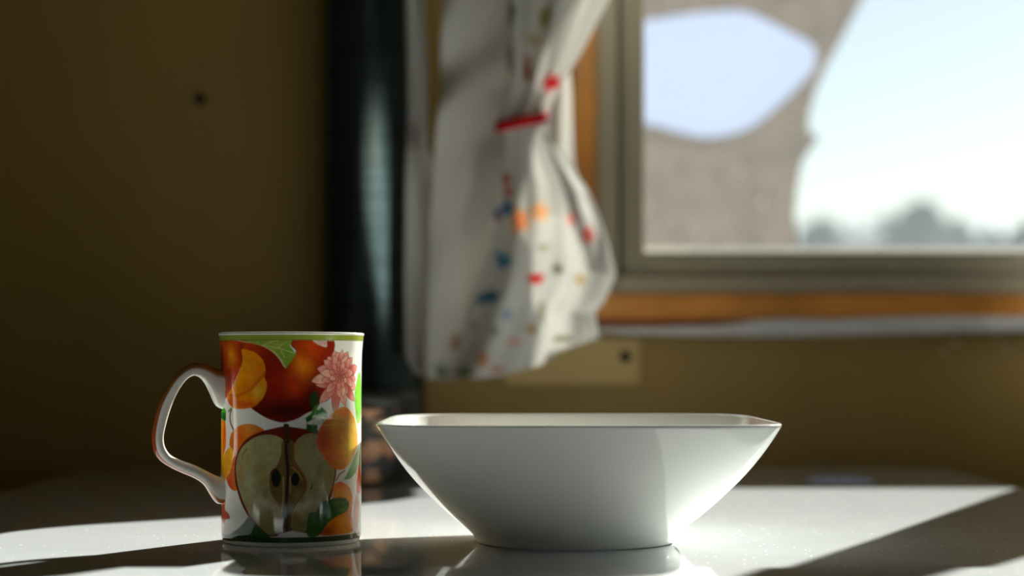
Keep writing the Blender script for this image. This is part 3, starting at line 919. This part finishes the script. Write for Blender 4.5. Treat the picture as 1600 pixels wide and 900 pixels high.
def drape(name, left, right, Y0, fold, nu=90, nv=140, spots=True, bottom=None, parent=curtain):
    CO = Vector(parent.location)
    """left/right: tables of (y_px, x_px); fold(u, v, y) -> metres toward the camera"""
    y_top = left[0][0]
    y_bot = left[-1][0]
    vv, cc, ff = [], [], []
    ly, lx = [p[0] for p in left], [p[1] for p in left]
    ry, rx = [p[0] for p in right], [p[1] for p in right]
    for j in range(nv + 1):
        v = j / nv
        for i in range(nu + 1):
            u = i / nu
            yb = y_bot if bottom is None else np.interp(u, [b[0] for b in bottom], [b[1] for b in bottom])
            y = y_top + (yb - y_top) * v
            xl = np.interp(y, ly, lx); xr = np.interp(y, ry, rx)
            x = xl + (xr - xl) * u
            Y = Y0 - fold(u, v, y)
            # the print and outline are measured at the fabric's mean distance
            vv.append((wx(x, Y0) - CO.x, Y - CO.y, wz(y, Y0) - CO.z))
            c = WHITE.copy()
            if spots:
                for bx, by, sx, sy, sc in BLOT:
                    d = math.hypot((x - bx) / sx, (y - by) / sy)
                    if d < 1.3:
                        w = max(0, min(1, (1.15 - d * (1 + 0.22 * math.sin(5 * math.atan2(y - by, x - bx) + bx))) * 2.5))
                        c = c * (1 - w) + np.array(sc) * w
            cc.append(c)
    for j in range(nv):
        for i in range(nu):
            a = j * (nu + 1) + i
            ff.append((a, a + 1, a + nu + 2, a + nu + 1))
    o = pydata(name, vv, ff, M_PRINT, parent, True)
    set_print(o.data, np.array(cc))
    s = o.modifiers.new('thickness', 'SOLIDIFY'); s.thickness = 0.0007; s.offset = 0
    return o


TOPY = -760
S = math.sin
# strand on the far left
drape('left_strand', [(TOPY, 640), (0, 634), (180, 638), (300, 634), (450, 634), (560, 636), (585, 650)], [(TOPY, 668), (0, 664), (150, 668), (230, 668), (290, 690), (420, 700), (585, 705)], 1.535,
      lambda u, v, y: 0.006 * S(u * 7 + y * 0.004) + 0.003 * S(u * 15 - y * 0.01), 40, 140)
# grey unlit drape
def fB(u, v, y):
    f = 0.010 * S(u * 5.5 + 0.6 + y * 0.003)
    # swags running up to the tieback
    f += 0.010 * S((y - 150 + 120 * u) / 26.0) * math.exp(-((y - 140) / 110) ** 2)
    f += 0.009 * S((y * 0.55 + 210 * u) / 42.0) * (1 if y > 200 else max(0, (y - 100) / 100))
    f += 0.002 * noise.noise(Vector((u * 4, y * 0.012, 3)))
    return f
drape('lining_fold', [(TOPY, 700), (0, 692), (90, 688), (150, 690), (230, 680), (340, 672), (450, 666), (592, 668)], [(TOPY, 820), (0, 806), (110, 815), (180, 822), (230, 806), (300, 792), (400, 778), (480, 760), (540, 750), (592, 760)], 1.528, fB, 80, 160)
# upper printed drape, pulled to the tieback
def fC(u, v, y):
    k = max(0, min(1, (190 - y) / 260))
    f = (0.004 + 0.010 * k) * S(u * 14 + 0.8) + 0.004 * k * S(u * 29 + y * 0.01) + 0.006 * S(u * math.pi)
    return f
drape('upper_drape', [(TOPY, 800), (-60, 796), (40, 800), (120, 806), (165, 790), (186, 781)], [(TOPY, 1250), (-60, 982), (0, 951), (70, 915), (130, 880), (165, 860), (192, 851)], 1.505, fC, 90, 150, bottom=[(0, 190), (1, 186)])
# lower flare under the tieback
def fD(u, v, y):
    k = max(0, min(1, (y - 190) / 150))
    f = 0.004 + k * (0.028 * S(u * math.pi) + 0.007 * S(u * 10 + 1.2 - y * 0.004) + 0.003 * S(u * 23 + y * 0.006))
    f += 0.003 * k * noise.noise(Vector((u * 3, y * 0.01, 9)))
    return f
drape('lower_flare', [(190, 784), (215, 792), (280, 788), (350, 775), (430, 755), (500, 735), (535, 722), (590, 690)], [(190, 850), (215, 860), (250, 884), (300, 920), (370, 946), (428, 961), (450, 953), (470, 944), (490, 928), (530, 933), (590, 936)], 1.497, fD, 120, 150,
      bottom=[(0, 594), (0.35, 588), (0.62, 570), (0.64, 552), (0.85, 540), (1, 529)])
# sunlit back layer nearest to the window
drape('back_layer', [(TOPY, 900), (0, 850), (120, 846), (200, 835), (300, 840), (420, 860), (520, 850), (560, 800)], [(TOPY, 1230), (-60, 962), (0, 930), (60, 900), (100, 889), (140, 893), (260, 897), (300, 912), (420, 930), (520, 905), (560, 862)], 1.545, lambda u, v, y: 0.004 * S(u * 6 + y * 0.012), 40, 110)
# red tieback
M_RED = mat_plain('red_ribbon', (0.55, 0.008, 0.012), 0.95, spec=0.1, var=0.15, scale=60)
bm = bmesh.new()
NTB = 48
rows = []
for (h, g) in ((-0.0040, 0.0), (-0.0040, 0.0022), (0.0040, 0.0022), (0.0040, 0.0)):
    ring = []
    for i in range(NTB):
        a = 2 * math.pi * i / NTB
        ex, ey = 0.0190 + g, 0.0150 + g
        cx = wx(815, 1.498)
        x = cx + ex * math.cos(a)
        y = 1.500 + ey * math.sin(a)
        z = wz(190, 1.498) + h * 1.05 + 0.0042 * math.cos(a) + 0.0018 * S(a)
        ring.append(bm.verts.new((x - CO.x, y - CO.y, z - CO.z)))
    rows.append(ring)
for q in range(4):
    A, B = rows[q], rows[(q + 1) % 4]
    for i in range(NTB):
        j = (i + 1) % NTB
        bm.faces.new((A[i], A[j], B[j], B[i]))
tb = bm_obj('tieback', bm, M_RED, curtain, True)
tb['label'] = 'narrow red ribbon tieback'
# the other curtain, tied back at the right of the same window
curtain_r = tag(empty('curtain', (0.62, 1.55, 0.10)), 'white cotton curtain tied back on the right half of the window, outside the view', 'curtain')
def xz(pts):
    return [(HOR - (z - CAM_H) * FPX / 1.55, 800 + x * FPX / 1.55) for z, x in pts]
drape('drape', xz([(0.80, 0.50), (0.66, 0.57), (0.56, 0.590), (0.52, 0.582), (0.45, 0.564), (0.35, 0.542), (0.25, 0.517), (0.13, 0.487), (0.10, 0.48)]),
      xz([(0.80, 1.10), (0.66, 0.80), (0.56, 0.668), (0.52, 0.655), (0.45, 0.645), (0.35, 0.645), (0.25, 0.72), (0.13, 0.80), (0.10, 0.80)]), 1.55, lambda u, v, y: 0.012 * S(u * 12 + 0.5) * min(1.0, 0.35 + abs(y + 270) / 500), 60, 90, parent=curtain_r)
box('tieback', 0.586 - 0.62, 0.668 - 0.62, -0.018, 0.018, 0.540 - 0.10, 0.554 - 0.10, M_RED, curtain_r, 0.003)
# rod above the frame
zr = wz(TOPY, 1.528) + 0.0085
rod = tag(empty('curtain_rod', (0.60, 1.528, zr)), 'thin steel curtain rod above the window', 'curtain rod')
bm = bmesh.new()
bmesh.ops.create_cone(bm, cap_ends=True, segments=24, radius1=0.007, radius2=0.007, depth=1.3, matrix=Matrix.Rotation(R(90), 4, 'Y'))
bm_obj('bar', bm, M_LEG, rod, True)
for sx in (-0.6, 0.6):
    box('bracket', sx - 0.008, sx + 0.008, 0.006, YW - 1.528, -0.01, 0.01, M_LEG, rod, 0.001)

# ------------------------------------------------------------------ small things on the wall
plate_c = (wx(905, YW - 0.004), YW, wz(602, YW))  # lighter patch of bounced light, put on the wall as a cream board
plate = tag(empty('wall_light_patch', plate_c), 'patch of bounced light on the wall, built as a cream board with a dark screw under the curtain hem', 'light patch')
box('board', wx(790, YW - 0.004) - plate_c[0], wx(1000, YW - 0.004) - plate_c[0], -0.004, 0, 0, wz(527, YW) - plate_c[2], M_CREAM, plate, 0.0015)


def screw_mesh(name, parent=None):
    bm = bmesh.new()
    pts = [(0, 0.0), (0.0055, 0.0), (0.0055, 0.0008), (0.004, 0.0022), (0.0015, 0.0028), (0, 0.0028)]
    n = 20
    prev = None
    rings = []
    for r, h in pts:
        if r == 0: rings.append([bm.verts.new((0, -h, 0))])
        else: rings.append([bm.verts.new((r * math.cos(2 * math.pi * i / n), -h, r * math.sin(2 * math.pi * i / n))) for i in range(n)])
    for A, B in zip(rings[:-1], rings[1:]):
        for i in range(n):
            j = (i + 1) % n
            if len(A) == 1: bm.faces.new((A[0], B[i], B[j]))
            elif len(B) == 1: bm.faces.new((A[i], A[j], B[0]))
            else: bm.faces.new((A[i], A[j], B[j], B[i]))
    return bm_obj(name, bm, M_SCREW, parent, True)


s1 = screw_mesh('screw', plate)
s1.location = (wx(977, YW - 0.005) - plate_c[0], -0.004, wz(557, YW - 0.005) - plate_c[2])
s2 = screw_mesh('screw')
s2.location = (wx(312, YW), YW, wz(155, YW))
tag(s2, 'dark screw head alone on the ochre wall, upper left', 'screw')

# crumpled white paper strip under the lining
edge_top = [(925, 514), (960, 512), (1020, 512), (1100, 509), (1140, 507), (1180, 500), (1220, 497), (1300, 499), (1380, 495), (1450, 494), (1600, 494), (1800, 493), (2600, 494)]
edge_bot = [(925, 519), (960, 521), (1020, 524), (1100, 525), (1200, 526), (1300, 525), (1400, 522), (1500, 521), (1600, 520), (1800, 521), (2600, 521)]
pv, pf = [], []
n = 260
Yp = YW - 0.024
for i in range(n + 1):
    x = 925 + (2500 - 925) * i / n
    t = np.interp(x, [p[0] for p in edge_top], [p[1] for p in edge_top]) + 1.2 * noise.noise(Vector((x * 0.03, 1, 0)))
    b = np.interp(x, [p[0] for p in edge_bot], [p[1] for p in edge_bot]) + 1.6 * noise.noise(Vector((x * 0.06, 5, 0))) + (2.5 * noise.noise(Vector((x * 0.12, 8, 0))) if x > 1460 else 0)
    for j in range(7):
        q = j / 6
        y = t + (b - t) * q
        d = 0.0025 * noise.noise(Vector((x * 0.02, y * 0.08, 2))) - 0.003 * S(q * math.pi)
        pv.append((wx(x, Yp), Yp + d, wz(y, Yp)))
for i in range(n):
    for j in range(6):
        a = i * 7 + j
        pf.append((a, a + 7, a + 8, a + 1))
paper = pydata('paper_strip', pv, pf, M_PAPER, None, True)
sd_ = paper.modifiers.new('thickness', 'SOLIDIFY'); sd_.thickness = 0.0015; sd_.offset = 0
tag(paper, 'crumpled white paper strip along the wall under the window', 'paper strip')
# torn scraps
M_SCRAP = mat_plain('torn_paper', (0.50, 0.40, 0.24), 0.9, var=0.1)
for k, (x, y, s_) in enumerate(((1492, 536, 1.0), (1475, 551, 0.8), (1560, 533, 0.7), (1572, 545, 0.9))):
    vv = [(0, 0, 0)]
    rn = random.Random(k)
    m_ = 9
    ring = [(0.006 * s_ * (0.6 + 0.6 * rn.random()) * math.cos(2 * math.pi * i / m_), -0.002 * rn.random(), 0.004 * s_ * (0.6 + 0.6 * rn.random()) * math.sin(2 * math.pi * i / m_)) for i in range(m_)]
    o = pydata('paper_scrap', [(0, -0.002, 0)] + ring, [(0, 1 + i, 1 + (i + 1) % m_) for i in range(m_)], M_SCRAP)
    o.location = (wx(x, YW), YW - 0.001, wz(y, YW))
    sd_ = o.modifiers.new('thickness', 'SOLIDIFY'); sd_.thickness = 0.0006
    tag(o, ['larger torn paper scrap close below the white strip, left of the right frame edge', 'small torn paper scrap lowest and farthest left under the white strip', 'smallest torn paper scrap tucked under the white strip near the right frame edge', 'torn paper scrap farthest right on the wall under the white strip'][k], 'paper scrap', 'torn scraps under the paper strip')

# bluish patch of light on the table, built as a thin coloured slip
M_BLUE = mat_plain('pale_blue_light', (0.36, 0.52, 0.85), 0.4)
pts = []
for i in range(28):
    a = 2 * math.pi * i / 28
    pts.append((0.024 * math.cos(a) * (1.0 if math.cos(a) > 0 else 1.15), 0.040 * math.sin(a)))
bm = bmesh.new()
f = bm.faces.new([bm.verts.new((x, y, 0.0006)) for x, y in pts])
r = bmesh.ops.extrude_face_region(bm, geom=[f])
for v in r['geom']:
    if isinstance(v, bmesh.types.BMVert): v.co.z = 0
slip = bm_obj('blue_light_patch', bm, M_BLUE)
slip.location = (wx(1318, 1.44), 1.445, 0.0)
tag(slip, 'small patch of bluish light, built as a thin slip on the table near the wall', 'paper slip')

# ------------------------------------------------------------------ outside
M_GROUND = mat_plain('dry_ground', (0.10, 0.105, 0.085), 0.9, var=0.2, scale=0.3)
gz = -1.5
g = pydata('ground', [(-600, 1.9, gz), (900, 1.9, gz), (900, 1500, gz), (-600, 1500, gz)], [(0, 1, 2, 3)], M_GROUND)
tag(g, kind='structure')

# torn weathered sheet hung outside the left half of the window
YO = 2.60
sheet_c = (wx(1120, YO), YO, gz)
sheet = tag(empty('outdoor_sheet', sheet_c), 'torn grey-brown weathered sheet hanging outside the glass with a bubble-wrap patch', 'sheet')
M_SHEET = mat_cloth('weathered_sheet', trans=0.5, attr=True)
out_px = [(930, -320), (1440, -320), (1400, -110), (1346, 0), (1318, 55), (1290, 105), (1272, 145), (1263, 180), (1262, 205), (1282, 214), (1270, 228), (1255, 250), (1247, 290), (1243, 340), (1245, 370), (1250, 430), (1255, 600), (930, 600)]
hole_px = [(960, 40), (1003, 32), (1060, 24), (1120, 18), (1165, 18), (1200, 34), (1240, 55), (1268, 70), (1274, 88), (1268, 112), (1235, 148), (1190, 188), (1155, 206), (1105, 214), (1060, 206), (1003, 192), (960, 190)]


def closed(pts, smooth=True, sub=4):
    if smooth:
        return [tuple(v)[:2] for v in catmull([(x, y, 0) for x, y in pts], True, sub)]
    return pts


def filled(outer_p, holes, Y, name, mat, parent, co, subdiv=0.02, wob=0.0, paint=None):
    cu = bpy.data.curves.new(name, 'CURVE')
    cu.dimensions = '2D'; cu.fill_mode = 'BOTH'
    for P in [outer_p] + holes:
        sp = cu.splines.new('POLY'); sp.points.add(len(P) - 1); sp.use_cyclic_u = True
        for k, (x, y) in enumerate(P):
            sp.points[k].co = (wx(x, Y), wz(y, Y), 0, 1)
    to = bpy.data.objects.new('tmp', cu)
    COL.objects.link(to)
    bpy.context.view_layer.update()
    dg = bpy.context.evaluated_depsgraph_get()
    me = bpy.data.meshes.new_from_object(to.evaluated_get(dg))
    bpy.data.objects.remove(to)
    bpy.data.curves.remove(cu)
    bm = bmesh.new(); bm.from_mesh(me)
    bmesh.ops.remove_doubles(bm, verts=bm.verts, dist=1e-5)
    for _ in range(5):
        es = [e for e in bm.edges if e.calc_length() > subdiv]
        if not es: break
        bmesh.ops.subdivide_edges(bm, edges=es, cuts=1)
        bmesh.ops.triangulate(bm, faces=[f for f in bm.faces if len(f.verts) > 3])
    for v in bm.verts:
        x, z = v.co.x, v.co.y
        v.co = Vector((x - co[0], Y - co[1] + wob * noise.noise(Vector((x * 9, z * 7, 4))), z - co[2]))
    bm.to_mesh(me); bm.free()
    me.materials.clear()
    me.materials.append(mat)
    o = link(name, me, None, parent)
    me.polygons.foreach_set('use_smooth', [True] * len(me.polygons))
    cols = np.zeros((len(me.vertices), 3))
    for k, v in enumerate(me.vertices):
        p = Vector((v.co.x * 30, v.co.z * 30, 1))
        n1 = noise.noise(p) * 0.5 + noise.noise(p * 2.7) * 0.5
        base = np.array((0.180, 0.156, 0.157)) * (1 + 0.8 * n1)
        cols[k] = base
    set_print(me, cols)
    s = o.modifiers.new('thickness', 'SOLIDIFY'); s.thickness = 0.002; s.offset = 0
    return o


filled(closed(out_px, False), [closed(hole_px)], YO, 'cloth', M_SHEET, sheet, sheet_c, 0.012, 0.02)
# bubble wrap filling the hole
M_BUB = mat_cloth('bubble_wrap', (0.46, 0.52, 0.64), 0.82)
YB = YO + 0.03
big = [(x + (x - 1110) * 0.06, y + (y - 112) * 0.08) for x, y in closed(hole_px)]
bub_sheet = filled(big, [], YB, 'bubble_wrap', M_BUB, sheet, sheet_c, 0.03, 0.0)
bm = bmesh.new()
tmpl = []
pts2 = np.array(big)


def inside(x, y):
    c = False
    n = len(big)
    for k in range(n):
        x1, y1 = big[k]; x2, y2 = big[(k + 1) % n]
        if (y1 > y) != (y2 > y) and x < (x2 - x1) * (y - y1) / (y2 - y1) + x1: c = not c
    return c


stp = 9.0
row = 0
y = 15.0
while y < 222:
    x = 945 + (stp / 2 if row % 2 else 0)
    while x < 1290:
        if inside(x, y):
            cx, cz = wx(x, YB) - sheet_c[0], wz(y, YB) - sheet_c[2]
            rr_ = 0.0034
            top = bm.verts.new((cx, YB - sheet_c[1] - 0.0032, cz))
            r1 = [bm.verts.new((cx + rr_ * math.cos(k * math.pi / 3), YB - sheet_c[1] - 0.0008, cz + rr_ * math.sin(k * math.pi / 3))) for k in range(6)]
            r2 = [bm.verts.new((cx + rr_ * 0.75 * math.cos(k * math.pi / 3), YB - sheet_c[1] - 0.0024, cz + rr_ * 0.75 * math.sin(k * math.pi / 3))) for k in range(6)]
            for k in range(6):
                bm.faces.new((r1[k], r1[(k + 1) % 6], r2[(k + 1) % 6], r2[k]))
                bm.faces.new((r2[k], r2[(k + 1) % 6], top))
        x += stp
    y += stp * 0.87
    row += 1
bo = bm_obj('bubbles', bm, M_BUB, sheet, True)
bo['kind'] = 'stuff'
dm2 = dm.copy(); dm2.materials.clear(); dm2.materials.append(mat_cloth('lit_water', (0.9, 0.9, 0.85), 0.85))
# glinting beads of water on the sheet
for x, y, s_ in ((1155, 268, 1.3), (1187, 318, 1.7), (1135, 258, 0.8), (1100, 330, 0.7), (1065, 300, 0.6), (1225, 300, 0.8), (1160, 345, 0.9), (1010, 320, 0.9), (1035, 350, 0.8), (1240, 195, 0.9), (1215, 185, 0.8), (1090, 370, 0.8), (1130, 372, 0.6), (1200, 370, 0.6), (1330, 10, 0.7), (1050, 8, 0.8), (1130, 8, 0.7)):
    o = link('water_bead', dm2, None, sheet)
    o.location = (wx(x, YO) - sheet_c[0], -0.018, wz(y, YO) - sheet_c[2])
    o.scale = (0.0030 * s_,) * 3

# far trees
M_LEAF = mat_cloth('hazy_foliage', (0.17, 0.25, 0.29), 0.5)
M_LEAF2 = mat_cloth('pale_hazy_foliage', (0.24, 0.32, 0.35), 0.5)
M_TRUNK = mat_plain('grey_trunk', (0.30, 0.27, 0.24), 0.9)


def tree(px_, top, wpx, Y, label, leaf, seed, conical=False):
    X = wx(px_, Y)
    zt = wz(top, Y)
    w = wpx / FPX * Y
    t = tag(empty('tree', (X, Y, gz)), label, 'tree', 'far trees beyond the window')
    H = zt - gz
    ch = min(H * 0.85, w * 1.9)
    bm = bmesh.new()
    bmesh.ops.create_icosphere(bm, subdivisions=4, radius=1.0)
    for v in bm.verts:
        n_ = v.co.normalized()
        d = 1 + 0.28 * noise.noise(n_ * 2.2 + Vector((seed, 0, 0))) + 0.16 * noise.noise(n_ * 6 + Vector((0, seed, 0)))
        k = 1.0 - 0.45 * max(0, n_.z) if conical else 1.0
        v.co = Vector((n_.x * d * w / 2 * k, n_.y * d * w / 2 * k, H - ch / 2 + n_.z * min(d, 1.05) * ch / 2))
    bm_obj('crown', bm, leaf, t, True)
    lathe_mesh('trunk', [(0, 0), (w * 0.06, 0), (w * 0.035, H - ch * 0.6), (0, H - ch * 0.6)], 12, M_TRUNK, t)
    return t


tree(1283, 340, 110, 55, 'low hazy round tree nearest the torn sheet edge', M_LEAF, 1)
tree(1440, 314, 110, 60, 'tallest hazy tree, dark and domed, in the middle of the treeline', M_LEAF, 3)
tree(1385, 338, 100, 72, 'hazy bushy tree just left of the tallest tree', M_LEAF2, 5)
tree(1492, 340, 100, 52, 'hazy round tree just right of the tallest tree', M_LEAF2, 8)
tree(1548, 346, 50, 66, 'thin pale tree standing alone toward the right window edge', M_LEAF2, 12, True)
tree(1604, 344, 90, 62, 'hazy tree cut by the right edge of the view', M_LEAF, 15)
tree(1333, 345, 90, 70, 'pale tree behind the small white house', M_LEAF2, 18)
# distant ridge
rv, rf = [], []
n = 300
for i in range(n + 1):
    x = -1200 + 4600 * i / n
    top = 346 + 8 * noise.noise(Vector((x * 0.012, 0, 0)))
    for yy_, dz in ((140, 0), (170, 1), (260, 2)):
        rv.append((wx(x, 170), yy_, gz if dz == 0 else (wz(top, 170) if dz == 1 else gz)))
for i in range(n):
    for j in range(2):
        a = i * 3 + j
        rf.append((a, a + 3, a + 4, a + 1))
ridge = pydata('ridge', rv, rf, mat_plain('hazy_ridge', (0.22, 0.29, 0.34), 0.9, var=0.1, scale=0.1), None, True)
tag(ridge, kind='structure')
# small house
HY = 50
hx, hz0 = wx(1344, HY), gz
hw = 54 / FPX * HY / 2
ht, hr = wz(366, HY), wz(352, HY)
house = tag(empty('house', (hx, HY, gz)), 'small pale house low in front of the far trees', 'house')
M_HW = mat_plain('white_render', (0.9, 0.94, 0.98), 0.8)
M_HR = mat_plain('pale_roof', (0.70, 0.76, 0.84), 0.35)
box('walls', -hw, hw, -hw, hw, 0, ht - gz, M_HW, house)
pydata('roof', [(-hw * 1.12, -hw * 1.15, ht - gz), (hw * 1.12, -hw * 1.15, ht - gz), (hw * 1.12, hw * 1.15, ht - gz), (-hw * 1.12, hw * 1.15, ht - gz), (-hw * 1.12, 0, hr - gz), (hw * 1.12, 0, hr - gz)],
       [(0, 1, 5, 4), (2, 3, 4, 5), (0, 4, 3), (1, 2, 5), (0, 3, 2, 1)], M_HR, house)
